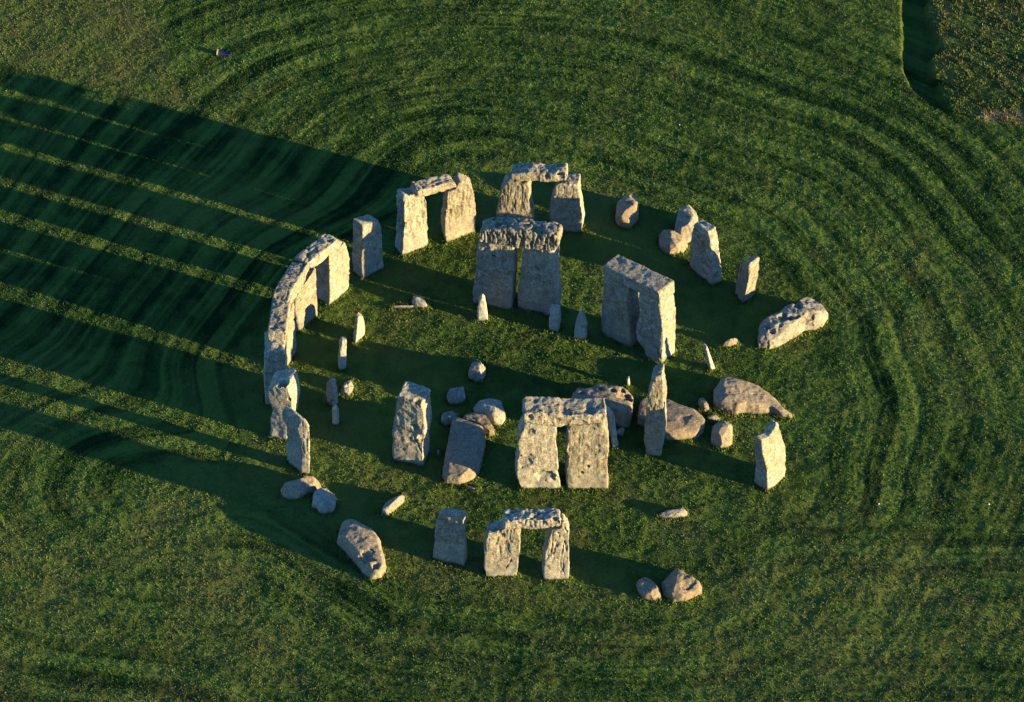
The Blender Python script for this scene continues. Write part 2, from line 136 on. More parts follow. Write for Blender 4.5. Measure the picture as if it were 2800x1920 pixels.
{"key":"f25","kind":"lie","poly":[[-4.61,16.44],[-4.21,15.88],[-4.04,15.42],[-4.22,15.01],[-4.81,14.75],[-5.55,14.42],[-6.04,14.38],[-6.61,14.43],[-7.27,14.67],[-8.21,14.98],[-8.59,15.23],[-8.78,15.68],[-8.67,16.21],[-8.17,16.39],[-7.18,16.37],[-6.03,16.41],[-5.19,16.48]],"h":1.0,"oz":0.5,"top":0.78,"tilt":[0,0.1],"rough":1.0,"fc":8,"pits":[[-8.32,15.68,0.95,0.2,0.2,1],[-7.52,15.92,0.95,0.35,0.2,1],[-5.05,15.93,0.95,0.2,0.1,1]]},
{"key":"f24","kind":"lie","poly":[[-4.19,13.19],[-3.66,12.6],[-3.5,11.95],[-3.52,11.35],[-3.73,11.05],[-3.98,11.15],[-4.22,11.89],[-4.47,12.6],[-4.39,12.97]],"h":0.55,"oz":0.5,"top":0.6,"tilt":[0,0]},
{"key":"flat2","kind":"lie","poly":[[-4.69,7.75],[-4.74,7.49],[-5.29,6.92],[-5.49,6.99],[-5.17,7.51]],"h":0.18,"oz":0.5,"top":0.6,"tilt":[0,0]},
{"key":"f19","kind":"lie","poly":[[-12.55,-0.78],[-12.43,-1.09],[-12.61,-1.52],[-12.82,-2.2],[-13.15,-2.42],[-13.42,-2.36],[-13.42,-1.92],[-13.08,-1.22],[-12.88,-0.81]],"h":0.45,"oz":0.5,"top":0.6,"tilt":[0,0]},
{"key":"f18a","kind":"lie","poly":[[-16.85,3.57],[-16.74,3.39],[-16.84,2.66],[-17.06,2.53],[-17.91,2.54],[-18.5,2.67],[-18.66,2.95],[-18.49,3.17],[-17.96,3.57],[-17.35,3.61]],"h":0.8,"oz":0.5,"top":0.75,"tilt":[0,0]},
{"key":"f18b","kind":"lie","poly":[[-17.75,2.31],[-17.29,1.72],[-17.14,1.09],[-17.1,0.48],[-17.42,0.37],[-18.14,0.29],[-18.86,0.33],[-19.44,0.46],[-19.64,0.99],[-19.61,1.6],[-19.36,2.14],[-19.06,2.52],[-18.49,2.43]],"h":1.05,"oz":0.5,"top":0.6,"tilt":[0.1,-0.1],"rough":1.0,"pits":[[-18.83,1.18,1.0,0.45,0.12,1],[-18.6,2.19,1.0,0.3,0.1,1],[-19.11,2.2,1.0,0.2,0.08,1]]},
{"key":"flat3","kind":"lie","poly":[[5.79,-14.17],[5.54,-14.47],[5.41,-14.38],[5.61,-14.12]],"h":0.12,"oz":0.5,"top":0.6,"tilt":[0,0]},
{"key":"l102","kind":"stand","o":[12.48,8.546],"e":[0.3732,-0.9277],"b":[0.974,0.392],"poly":[[0.25,4.43],[0.96,4.11],[2.2,4.09],[3.36,3.91],[3.47,4.26],[2.98,4.8],[1.5,4.82],[0.11,4.92]],"ttop":1.0,"pits":[],"rough":1.15},
{"key":"l101","kind":"stand","o":[10.12,11.018],"e":[0.6893,-0.7245],"b":[0.761,0.724],"poly":[[-0.29,3.99],[0.73,4.25],[2.62,3.8],[3.99,4.09],[3.74,4.71],[2.21,4.97],[0.57,5.3],[-0.32,4.95]],"ttop":1.0,"pits":[],"rough":1.15},
{"key":"l130","kind":"stand","o":[7.742,12.595],"e":[0.8228,-0.5684],"b":[0.625,0.905],"poly":[[-0.05,4.23],[1.4885058976447239,4.18],[2.9770117952894477,4.18],[2.9770117952894477,4.93],[1.4885058976447239,5.03],[0,4.98]],"ttop":1.0,"pits":[],"rough":1.15}]
LABELS = {
 's2': ('standing_stone', 'broad flat sunlit upright holding the far end of the continuous lintel run', 'standing stone', 'standing stones of the outer ring'),
 's1': ('standing_stone', 'upright under the middle of the curved lintel run, its foot shaded to a point', 'standing stone', 'standing stones of the outer ring'),
 's30': ('standing_stone', 'narrow sunlit upright under the near half of the curved lintel run', 'standing stone', 'standing stones of the outer ring'),
 's29': ('standing_stone', 'grey upright under the near end of the lintel run, behind the stone with eye-like holes', 'standing stone', 'standing stones of the outer ring'),
 's28': ('standing_stone', 'leaning ring stone with two dark eye-like holes in its top', 'standing stone', 'standing stones of the outer ring'),
 's27': ('standing_stone', 'hunched grooved upright bending left above two low boulders', 'standing stone', 'standing stones of the outer ring'),
 's3': ('standing_stone', 'fully shaded blue-grey upright standing alone right of the curved lintel run', 'standing stone', 'standing stones of the outer ring'),
 's4': ('standing_stone', 'deeply fluted left upright of the far gateway beside the lone shaded stone', 'standing stone', 'standing stones of the outer ring'),
 's5': ('standing_stone', 'broad sunlit right upright of the far left gateway, with a shoulder beside the lintel', 'standing stone', 'standing stones of the outer ring'),
 's6': ('standing_stone', 'golden upright half hidden behind the tall shaded trilithon', 'standing stone', 'standing stones of the outer ring'),
 's7': ('standing_stone', 'upright with sunlit top and shaded lower half at the back of the ring', 'standing stone', 'standing stones of the outer ring'),
 's10': ('standing_stone', 'tall wedge-topped upright with a narrow sunlit side behind the right trilithon', 'standing stone', 'standing stones of the outer ring'),
 's11': ('standing_stone', 'short slim upright at the right rim, half grey and half sunlit', 'standing stone', 'standing stones of the outer ring'),
 's16': ('standing_stone', 'lone pointed upright at the right front of the ring, with a slanting top', 'standing stone', 'standing stones of the outer ring'),
 's21': ('standing_stone', 'right upright of the front gateway, with a small knob beside the lintel', 'standing stone', 'standing stones of the outer ring'),
 's22': ('standing_stone', 'left upright of the front gateway, rough and broad with a shaded left edge', 'standing stone', 'standing stones of the outer ring'),
 's23': ('standing_stone', 'flat squarish grey upright standing left of the front gateway', 'standing stone', 'standing stones of the outer ring'),
 's51': ('trilithon_upright', 'left upright of the wide shaded trilithon near the back', 'standing stone', 'tall uprights of the inner trilithons'),
 's52': ('trilithon_upright', 'right upright of the wide shaded trilithon, pocked with dark holes', 'standing stone', 'tall uprights of the inner trilithons'),
 's53': ('trilithon_upright', 'smooth dark left upright of the trilithon at right centre', 'standing stone', 'tall uprights of the inner trilithons'),
 's54': ('trilithon_upright', 'right upright with bright golden side in the trilithon at right centre', 'standing stone', 'tall uprights of the inner trilithons'),
 's57': ('trilithon_upright', 'left upright of the front sunlit trilithon, with a round scoop in its face', 'standing stone', 'tall uprights of the inner trilithons'),
 's58': ('trilithon_upright', 'smooth square right upright of the front sunlit trilithon', 'standing stone', 'tall uprights of the inner trilithons'),
 's60': ('trilithon_upright', 'thick lone grey upright with a ragged hollow and a sunlit right edge', 'standing stone', 'tall uprights of the inner trilithons'),
 's56': ('trilithon_upright', 'tallest slender tapering pillar standing alone right of centre', 'standing stone', 'tall uprights of the inner trilithons'),
 'l105': ('lintel', 'pale lintel bridging the far gateway beside the lone shaded stone', 'lintel', 'lintels resting on upright stones'),
 'l107': ('lintel', 'knobbly pale lintel on the gateway at the very back', 'lintel', 'lintels resting on upright stones'),
 'l122': ('lintel', 'cracked lintel on the small gateway at the front', 'lintel', 'lintels resting on upright stones'),
 'l152': ('lintel', 'rough ribbed lintel over the wide shaded trilithon', 'lintel', 'lintels resting on upright stones'),
 'l154': ('lintel', 'clean-cut long lintel with a golden end face at right centre', 'lintel', 'lintels resting on upright stones'),
 'l158': ('lintel', 'thick scooped lintel over the front sunlit trilithon', 'lintel', 'lintels resting on upright stones'),
 'l102': ('lintel', 'far lintel of the curved run, with a dark pit in its top', 'lintel', 'lintels resting on upright stones'),
 'l101': ('lintel', 'middle lintel of the curved run of three', 'lintel', 'lintels resting on upright stones'),
 'l130': ('lintel', 'near lintel of the curved run, ending above a grey upright', 'lintel', 'lintels resting on upright stones'),
 'b1': ('bluestone', 'small sunlit stump in front of the left foot of the shaded trilithon', 'small stone', 'small upright bluestones inside the ring'),
 'b2': ('bluestone', 'small square grey post at the right foot of the shaded trilithon', 'small stone', 'small upright bluestones inside the ring'),
 'b3': ('bluestone', 'small pointed grey stone between the two far trilithons', 'small stone', 'small upright bluestones inside the ring'),
 'b4': ('bluestone', 'small blade-shaped sunlit stone in front of the curved lintel run', 'small stone', 'small upright bluestones inside the ring'),
 'b5': ('bluestone', 'thin pitted sunlit post left of the blade-shaped stone', 'small stone', 'small upright bluestones inside the ring'),
 'b6': ('bluestone', 'thin shaded grey stone leaning beside the small boulder at left', 'small stone', 'small upright bluestones inside the ring'),
 'b7': ('bluestone', 'smallest shaded grey stump at left, just below a thin leaning stone', 'small stone', 'small upright bluestones inside the ring'),
 'b8': ('bluestone', 'thin pale stone leaning left between the pale fallen slab and the right trilithon', 'small stone', 'small upright bluestones inside the ring'),
 'b9': ('bluestone', 'tiny pale stump behind the big brown fallen block', 'small stone', 'small upright bluestones inside the ring'),
 'b10': ('bluestone', 'grey slab leaning close against the right side of the front sunlit trilithon', 'small stone', 'small upright bluestones inside the ring'),
 'f8': ('boulder', 'single rounded sunlit boulder at the back, right of the rear gateway', 'boulder', 'fallen stones lying in the grass'),
 'f9a': ('boulder', 'tall rounded boulder half hidden behind the wedge-topped upright', 'boulder', 'fallen stones lying in the grass'),
 'f9b': ('boulder', 'brown-topped boulder just left of the wedge-topped upright', 'boulder', 'fallen stones lying in the grass'),
 'f12': ('fallen_stone', 'long knobbly pitted fallen stone at the right edge of the ring', 'fallen stone', 'fallen stones lying in the grass'),
 'f12s': ('small_rock', 'small pale wedge left of the long pitted fallen stone', 'rock', 'fallen stones lying in the grass'),
 'f14': ('fallen_stone', 'whale-shaped pale fallen slab with a tail, at right', 'fallen stone', 'fallen stones lying in the grass'),
 'f14s': ('small_rock', 'small egg-shaped rock beside the head of the whale-shaped slab', 'rock', 'fallen stones lying in the grass'),
 'f14t': ('small_rock', 'low flat rock behind the round boulder at right', 'rock', 'fallen stones lying in the grass'),
 'f15': ('boulder', 'round sunlit boulder between the tall pillar and the lone pointed upright', 'boulder', 'fallen stones lying in the grass'),
 'f156': ('fallen_stone', 'big brown fallen block with dark holes behind the front trilithon', 'fallen stone', 'fallen stones lying in the grass'),
 'f55a': ('fallen_stone', 'large flat brown slab with a dip near its right end, lying behind the tall pillar', 'fallen stone', 'fallen stones lying in the grass'),
 'r7': ('small_rock', 'small shaded rock between the brown block and the tall pillar', 'rock', 'fallen stones lying in the grass'),
 'r1': ('boulder', 'small pitted boulder with a sunlit face near the centre', 'boulder', 'fallen stones lying in the grass'),
 'r2': ('boulder', 'shaded grey boulder alone right of the thick lone upright top', 'boulder', 'fallen stones lying in the grass'),
 'r3': ('boulder', 'small shaded grey boulder left of the leaning pair of slabs', 'boulder', 'fallen stones lying in the grass'),
 'r4': ('boulder', 'largest shaded rounded boulder behind the big smooth slab', 'boulder', 'fallen stones lying in the grass'),
 'r5': ('fallen_stone', 'slab with a bright sunlit corner tucked behind the big smooth slab', 'fallen stone', 'fallen stones lying in the grass'),
 'f59': ('fallen_stone', 'big smooth blue-grey slab with a sunlit lower corner, between two uprights', 'fallen stone', 'fallen stones lying in the grass'),
 'r6': ('small_rock', 'faint shaded rock at the right foot of the thick lone upright', 'rock', 'fallen stones lying in the grass'),
 'f26a': ('fallen_stone', 'long low fallen stone just below the hunched upright', 'fallen stone', 'fallen stones lying in the grass'),
 'f26b': ('boulder', 'rounded boulder at the lower right of the long low fallen stone', 'boulder', 'fallen stones lying in the grass'),
 'r8': ('boulder', 'small boulder right of the thin shaded stones at left', 'boulder', 'fallen stones lying in the grass'),
 'flat1': ('fallen_stone', 'thin flat strip of stone sunk in the grass near the far left', 'fallen stone', 'fallen stones lying in the grass'),
 'r9': ('small_rock', 'low rock beside the thin flat strip of stone', 'rock', 'fallen stones lying in the grass'),
 'f25': ('fallen_stone', 'big oblong fallen stone with brown sunlit top at lower left', 'fallen stone', 'fallen stones lying in the grass'),
 'f24': ('fallen_stone', 'narrow low stone edged with bright yellow grass, above the flat upright', 'fallen stone', 'fallen stones lying in the grass'),
 'flat2': ('small_rock', 'flat grassy stone in front of the big smooth slab', 'rock', 'fallen stones lying in the grass'),
 'f19': ('fallen_stone', 'low pale rock lying alone in the grass below the lone pointed upright', 'fallen stone', 'fallen stones lying in the grass'),
 'f18a': ('boulder', 'smaller left boulder of the pair at the front right', 'boulder', 'fallen stones lying in the grass'),
 'f18b': ('boulder', 'larger creased boulder of the pair at the front right', 'boulder', 'fallen stones lying in the grass'),
 'flat3': ('small_rock', 'tiny flat pale stone at the left foot of the wedge-topped upright', 'rock', 'fallen stones lying in the grass')}
AUX = {"trench": [[40.86, -54.69], [20.46, -40.74], [16.66, -38.08], [14.42, -36.66], [13.19, -36.16], [11.84, -36.03], [10.53, -36.13], [9.59, -36.47], [9.34, -36.75], [11.26, -37.58], [13.17, -38.03], [14.45, -38.83], [14.75, -39.82], [15.71, -40.43], [17.24, -40.85], [18.93, -41.78], [22.84, -44.42], [39.88, -56.33]], "GR": [-0.51548, -0.8569], "GF": [0.85509, -0.51848], "hull": [[10.51, 12.39], [15.04, 5.64], [15.98, -2.2], [13.48, -11.89], [5.49, -17.09], [-2.73, -16.29], [-14.16, -9.02], [-14.57, 6.39], [-9.43, 12.67], [1.22, 16.17]], "plateau": [[39.92, -56.27], [22.88, -44.36], [18.97, -41.72], [17.28, -40.79], [15.71, -40.43], [14.75, -39.82], [14.49, -38.77], [13.21, -37.97], [11.3, -37.52], [9.59, -36.76], [8.15, -37.18], [7.01, -38.37], [5.72, -40.03], [-1.6, -51.97], [23.54, -83.84]], "ul": [[66.99, -10.72], [45.22, 0.88], [40.1, 3.53], [36.28, 4.45], [32.0, 3.04], [38.35, 8.67], [44.97, 13.21], [51.01, 18.15], [76.77, 5.75]], "sand": [[7.67, -38.55], [6.41, -40.52], [5.21, -42.53], [4.08, -44.59]], "box": [[38.58, 0.69], [38.05, -0.05]], "pebbles": [[-18.36, -12.48], [-21.67, -18.03], [17.04, -21.16]], "loops": [[18.95, -7.55], [4.41, 22.76], [-16.27, 3.24], [-8.26, -12.12], [-17.59, 1.32]], "corners": [[53.65, 10.47], [17.55, -50.22], [-37.84, -10.55], [-7.23, 40.76]]}
GR = np.array(AUX['GR']); GF = np.array(AUX['GF'])

# ------------------------------------------------------------------ ground shape and mowing pattern
LOOPS = AUX['loops']
def mow(P):
    """distance from the mown-round monument (stripes follow it), smooth union with small loops"""
    d = sdf(P, AUX['hull'])-1.0
    for q, r_, st in zip(LOOPS, (0.9, 1.2, 1.6, .8, 1.1), (1, 1, 1, 1, 1)):
        v = P-np.array(q); u1 = v@GR; u2 = v@GF
        d2 = np.sqrt((u1*.8)**2+(u2*1.0)**2)-r_
        h = np.clip(.5+.5*(d2-d)/3.0, 0, 1)
        d = d2*(1-h)+d*h-3.0*h*(1-h)
    return d
def plateau(P):
    s = sdf(P, AUX['plateau'])+.22*fbm(P*1.1, 5, 2)
    return sstep(-s, -.1, .5)
def hgt(P, d=None):
    if d is None: d = mow(P)
    v_ = P@GF; u_ = P@GR; rid = sstep(d, .3, 2.0)*(.012*fbm(np.column_stack([d*3.2, .12*u_+.05*d]), 141, 2)+.003*np.sin(d/1.1*math.pi))
    far = np.exp(-((P*P).sum(1)/90.0**2))
    z = .035*fbm(P*.35, 3, 2)+.022*fbm(P*1.5, 9, 3)+.018*fbm(P*4.0, 21, 2)
    z = (z+rid)*far+plateau(P)*.07-.60*sstep(-(sdf(P, AUX['trench'])+.10*fbm(P*1.2, 6, 3)), -.05, .25)
    # slight hollows worn round the monument
    z = z-.03*np.exp(-np.maximum(sdf(P, AUX['hull']), -2)**2*.3)*far
    return z
def tint(P, d0=None):
    """grass tone: >0 lighter/yellower, <0 darker/greener ; second value: dryness"""
    d0 = mow(P) if d0 is None else d0
    d = d0+.04*fbm(P*.4, 31, 2)
    out = sstep(d, .3, 2.0)
    fade = (.55+.45*sstep(fbm(P*.09, 77, 2), -.4, .4))*(.45+.55*sstep(np.abs(P@GR), 7, 18))
    d = d+.22*fbm(P*.10, 33, 2); ph = d/1.1*math.pi
    bi = np.floor(d/1.1).astype(np.int64); br = _h(bi, 0*bi, 0*bi, 5)-.5
    stripe = (np.tanh(3.5*np.sin(ph))+1.1*br+.5*np.clip(1-np.abs(d/1.1-np.round(d/1.1))*12, 0, 1))*out*fade
    # the straight passes at the lower right run across the slope
    v = P@GF; u = P@GR
    m2 = sstep(u, 13, 17)*sstep(-v, 9, 12)+sstep(-v, 23, 27)*sstep(u, -12, -2)
    m2 = np.clip(m2, 0, 1)
    stripe = stripe*(1-m2)+np.tanh(2*np.sin((v+.04*u)/1.3*math.pi))*m2*.5
    fine = fbm(np.stack([d*5.0, .25*(P@GR)+.1*d], 1), 41, 2)*out*(1-m2)+m2*fbm(np.stack([v*4.5, u*.3], 1), 43, 2)
    clump = fbm(P*1.3, 51, 4); big = fbm(P*.12, 61, 3)
    ms_ = .92*stripe+1.0*fine; ms_ = np.where(ms_ < 0, ms_*.72, ms_*1.1)
    t = ms_+.60*clump+.75*big
    dry = .25*big+.35*fbm(P*.5, 71, 3)
    ul = sstep(-sdf(P, AUX['ul']), -.4, .6); pl = plateau(P)
    t = t*(1-.45*ul)+.70*ul+.35*pl; dry = dry+.75*ul+.7*pl
    inner = 1-out
    t = t+.75*inner; dry = dry+.10*inner+.28*sstep(-(P@GF), 3, 16)+.25*inner*sstep(fbm(P*.45, 72, 3), .0, .5)
    return t, dry, d
# sandy strip at the lower edge of the raised ground
def sand(P):
    A = np.array(AUX['sand'][0]); B = np.array(AUX['sand'][-1]); ev = B-A; wv = P-A
    t = np.clip((wv@ev)/(ev@ev), 0, 1.0); q = wv-np.outer(t, ev); d = np.sqrt((q*q).sum(1))
    return np.clip(1.25-d/.62+.35*fbm(P*2.2, 91, 3), 0, 1)

def mesh_from(name, V, Fc, k):
    me = bpy.data.meshes.new(name)
    me.vertices.add(len(V)); me.vertices.foreach_set('co', np.ascontiguousarray(V, np.float32).ravel())
    n = len(Fc); me.loops.add(n*k); me.loops.foreach_set('vertex_index', np.ascontiguousarray(Fc, np.int32).ravel())
    me.polygons.add(n); me.polygons.foreach_set('loop_start', np.arange(0, n*k, k, dtype=np.int32))
    me.update(calc_edges=True); return me
def vattr(me, name, arr):
    at = me.attributes.new(name, 'FLOAT', 'POINT'); at.data.foreach_set('value', np.asarray(arr, np.float32))

# ------------------------------------------------------------------ materials
def newmat(name):
    m = bpy.data.materials.new(name); m.use_nodes = True; t = m.node_tree
    return m, t, t.nodes['Principled BSDF']
def N(t, kind, **kw):
    n = t.nodes.new(kind)
    for k, v in kw.items(): setattr(n, k, v)
    return n
def noise(t, vec, scale, detail=4, rough=.6):
    n = N(t, 'ShaderNodeTexNoise'); n.inputs['Scale'].default_value = scale; n.inputs['Detail'].default_value = detail
    n.inputs['Roughness'].default_value = rough; t.links.new(vec, n.inputs['Vector']); return n.outputs['Fac']
def mapr(t, v, a, b, c=0., d=1.):
    n = N(t, 'ShaderNodeMapRange'); n.inputs[1].default_value = a; n.inputs[2].default_value = b
    n.inputs[3].default_value = c; n.inputs[4].default_value = d; t.links.new(v, n.inputs[0]); return n.outputs[0]
def mix(t, f, a, b, bt='MIX'):
    n = N(t, 'ShaderNodeMix', data_type='RGBA', blend_type=bt)
    for s, v in ((n.inputs['Factor'], f), (n.inputs['A'], a), (n.inputs['B'], b)):
        if isinstance(v, (int, float)): s.default_value = v
        elif isinstance(v, tuple): s.default_value = v+(1,)
        else: t.links.new(v, s)
    return n.outputs['Result']
def math_(t, op, a, b=None):
    n = N(t, 'ShaderNodeMath', operation=op)
    for i, v in enumerate((a, b)):
        if v is None: continue
        if isinstance(v, (int, float)): n.inputs[i].default_value = v
        else: t.links.new(v, n.inputs[i])
    return n.outputs[0]
def attr(t, name):
    n = N(t, 'ShaderNodeAttribute', attribute_name=name); return n.outputs['Fac']

def grass_material(name, blades):
    m, t, b = newmat(name)
    geo = N(t, 'ShaderNodeNewGeometry').outputs['Position']
    ti = attr(t, 'tone'); dr = attr(t, 'dry'); sa = attr(t, 'sand')
    f1 = noise(t, geo, 7, 6, .75); f2 = noise(t, geo, 2.2, 4, .6)
    v = math_(t, 'ADD', ti, mapr(t, f1, .3, .7, -.75, .75))
    dark, lite = (0.012, 0.036, 0.011), (0.112, 0.170, 0.036)
    if blades: dark, lite = (0.016, 0.046, 0.011), (0.096, 0.150, 0.028)
    c = mix(t, mapr(t, v, -1.35, 1.25), dark, lite)
    straw = (0.13, 0.12, 0.045) if blades else (0.13, 0.12, 0.045)
    c = mix(t, math_(t, 'MULTIPLY', mapr(t, math_(t, 'ADD', dr, mapr(t, f2, .3, .7, -.3, .3)), .0, 1.2), .75), c, straw)
    c = mix(t, sa, c, (0.27, 0.19, 0.09))
    t.links.new(c, b.inputs['Base Color']); b.inputs['Roughness'].default_value = .9
    b.inputs['Specular IOR Level'].default_value = .1 if not blades else .2
    if blades:
        tr = N(t, 'ShaderNodeBsdfTranslucent'); t.links.new(c, tr.inputs[0])
        ms = N(t, 'ShaderNodeMixShader'); ms.inputs[0].default_value = .25
        t.links.new(b.outputs[0], ms.inputs[1]); t.links.new(tr.outputs[0], ms.inputs[2])
        t.links.new(ms.outputs[0], t.nodes['Material Output'].inputs['Surface'])
    else:
        # a sward is a pile of upright leaves facing every way: average of diffuse lobes tilted round the compass
        prev = None; K = 6; T_ = R(66)
        for i in range(K):
            ph_ = 2*math.pi*(i+.3)/K
            nv = N(t, 'ShaderNodeCombineXYZ')
            for k_, v_ in enumerate((math.sin(T_)*math.cos(ph_), math.sin(T_)*math.sin(ph_), math.cos(T_))): nv.inputs[k_].default_value = v_
            df = N(t, 'ShaderNodeBsdfDiffuse'); t.links.new(c, df.inputs['Color']); t.links.new(nv.outputs[0], df.inputs['Normal'])
            if prev is None: prev = df.outputs[0]; continue
            ms = N(t, 'ShaderNodeMixShader'); ms.inputs[0].default_value = 1.0/(i+1)
            t.links.new(prev, ms.inputs[1]); t.links.new(df.outputs[0], ms.inputs[2]); prev = ms.outputs[0]
        t.links.new(prev, t.nodes['Material Output'].inputs['Surface'])
    return m
M_GROUND = grass_material('turf', False); M_BLADE = grass_material('grass_blades', True)

def stone_material(name, ca, cb, cworn, lich=1.0):
    m, t, b = newmat(name)
    geo = N(t, 'ShaderNodeNewGeometry').outputs['Position']
    sep = N(t, 'ShaderNodeSeparateXYZ'); t.links.new(geo, sep.inputs[0]); z = sep.outputs[2]
    oi = N(t, 'ShaderNodeObjectInfo').outputs['Random']
    wp = N(t, 'ShaderNodeVectorMath', operation='ADD'); t.links.new(geo, wp.inputs[0])
    cmb = N(t, 'ShaderNodeCombineXYZ'); t.links.new(math_(t, 'MULTIPLY', oi, 50.), cmb.inputs[0]); t.links.new(cmb.outputs[0], wp.inputs[1])
    P = wp.outputs[0]
    n1 = noise(t, P, .9, 5, .65); n2 = noise(t, P, 3.2, 6, .7); n3 = noise(t, P, 11, 5, .75); n4 = noise(t, P, 1.7, 5, .7); n5 = noise(t, P, 26, 3, .8)
    c = mix(t, mapr(t, n1, .35, .65), ca, cb)
    c = mix(t, mapr(t, n4, .50, .62, 0, .8), c, cworn)
    hm = mapr(t, math_(t, 'ADD', z, mapr(t, n1, .3, .7, -.7, .7)), .5, 2.0)       # above reach: lichen
    n6 = noise(t, P, 2.1, 6, .8); n7 = noise(t, P, 1.3, 6, .78); n8 = noise(t, P, 6.5, 5, .8)
    # pale grey lichen crust
    c = mix(t, math_(t, 'MULTIPLY', mapr(t, n2, .50, .58), math_(t, 'MULTIPLY', hm, .7*lich)), c, (0.38, 0.375, 0.33))
    # ochre lichen
    c = mix(t, math_(t, 'MULTIPLY', mapr(t, n6, .50, .60), math_(t, 'MULTIPLY', hm, .65*lich)), c, (0.33, 0.24, 0.085))
    # brown weathered blotches
    c = mix(t, math_(t, 'MULTIPLY', mapr(t, n7, .53, .60), math_(t, 'ADD', math_(t, 'MULTIPLY', hm, .6*lich), .12)), c, (0.15, 0.115, 0.075))
    # black specks of lichen
    c = mix(t, math_(t, 'MULTIPLY', mapr(t, n8, .53, .60), math_(t, 'ADD', math_(t, 'MULTIPLY', hm, .6*lich), .15)), c, (0.06, 0.055, 0.045))
    c = mix(t, math_(t, 'MULTIPLY', mapr(t, n3, .54, .62), math_(t, 'ADD', math_(t, 'MULTIPLY', hm, .45*lich), .25)), c, (0.07, 0.06, 0.05))
    c = mix(t, mapr(t, n3, .46, .38, .0, .4), c, (0.52, 0.49, 0.42))
    c = mix(t, mapr(t, n5, .40, .72, .0, .35), c, (0.12, 0.11, 0.09))
    # pits, grooves and cracks go darker brown, ridges paler
    cv = attr(t, 'cavity')
    c = mix(t, mapr(t, cv, .0, 1., .0, .55), c, (0.09, 0.075, 0.055))
    c = mix(t, mapr(t, cv, -1., 0., .2, .0), c, (0.50, 0.47, 0.40))
    # each stone has a tone of its own
    c = mix(t, 1.0, c, mix(t, oi, (0.78, 0.74, 0.68), (1.02, 1.02, 1.02)), 'MULTIPLY')
    # rain streaks down the flanks
    st_ = N(t, 'ShaderNodeMapping'); t.links.new(P, st_.inputs[0]); st_.inputs['Scale'].default_value = (3.2, 3.2, .35)
    ns = noise(t, st_.outputs[0], 1.6, 4, .7)
    c = mix(t, math_(t, 'MULTIPLY', mapr(t, ns, .52, .66), math_(t, 'MULTIPLY', hm, .5)), c, (0.13, 0.115, 0.09))
    # earth splash and moss in the lowest hand's breadth
    c = mix(t, mapr(t, math_(t, 'ADD', z, mapr(t, n2, .3, .7, -.12, .12)), .05, .22, .55, 0), c, (0.10, 0.10, 0.045))
    t.links.new(c, b.inputs['Base Color']); b.inputs['Roughness'].default_value = .92; b.inputs['Specular IOR Level'].default_value = .15
    hgt_ = math_(t, 'ADD', math_(t, 'MULTIPLY', n3, .7), math_(t, 'MULTIPLY', n5, .35))
    bp = N(t, 'ShaderNodeBump'); bp.inputs['Distance'].default_value = .06
    t.links.new(mapr(t, hm, 0, 1, .35, .9), bp.inputs['Strength'])
    t.links.new(hgt_, bp.inputs['Height']); t.links.new(bp.outputs[0], b.inputs['Normal'])
    return m
M_SARSEN = stone_material('sarsen', (0.145, 0.137, 0.124), (0.215, 0.200, 0.174), (0.275, 0.252, 0.218))
M_BROWN = stone_material('worn_sarsen', (0.13, 0.100, 0.070), (0.170, 0.125, 0.082), (0.20, 0.147, 0.095), .3)
M_BLUE = stone_material('bluestone', (0.25, 0.25, 0.235), (0.34, 0.335, 0.31), (0.38, 0.36, 0.32), .7)

# ------------------------------------------------------------------ the ground sheet
def axis(lo, hi, step, far):
    core = np.arange(lo, hi+step, step); out = [core]; s = step; x = core[-1]; ext = []
    while x < far: s *= 1.35; x += s; ext.append(x)
    s = step; x = core[0]; ext2 = []
    while x > -far: s *= 1.35; x -= s; ext2.append(x)
    return np.concatenate([np.array(ext2[::-1]), core, np.array(ext)])
U0, U1, V0, V1 = -37.0, 37.0, -38.0, 47.0
us = axis(U0, U1, .125, 2500); vs = axis(V0, V1, .16, 2500)
UU, VV = np.meshgrid(us, vs, indexing='ij'); Pg = UU.ravel()[:, None]*GR+VV.ravel()[:, None]*GF
Dg = mow(Pg); Z = hgt(Pg, Dg); tt, dd, _ = tint(Pg, Dg); ss = sand(Pg)
nu, nv = len(us), len(vs)
idx = np.arange(nu*nv).reshape(nu, nv)
quads = np.stack([idx[:-1, :-1], idx[:-1, 1:], idx[1:, 1:], idx[1:, :-1]], -1).reshape(-1, 4)
me = mesh_from('ground', np.column_stack([Pg, Z]), quads, 4)
if me.polygons[0].normal.z < 0: me.flip_normals()
vattr(me, 'tone', tt); vattr(me, 'dry', dd); vattr(me, 'sand', ss)
me.polygons.foreach_set('use_smooth', np.ones(len(quads), bool))
me.materials.append(M_GROUND)
ground = bpy.data.objects.new('ground', me); C.objects.link(ground); ground['kind'] = 'structure'

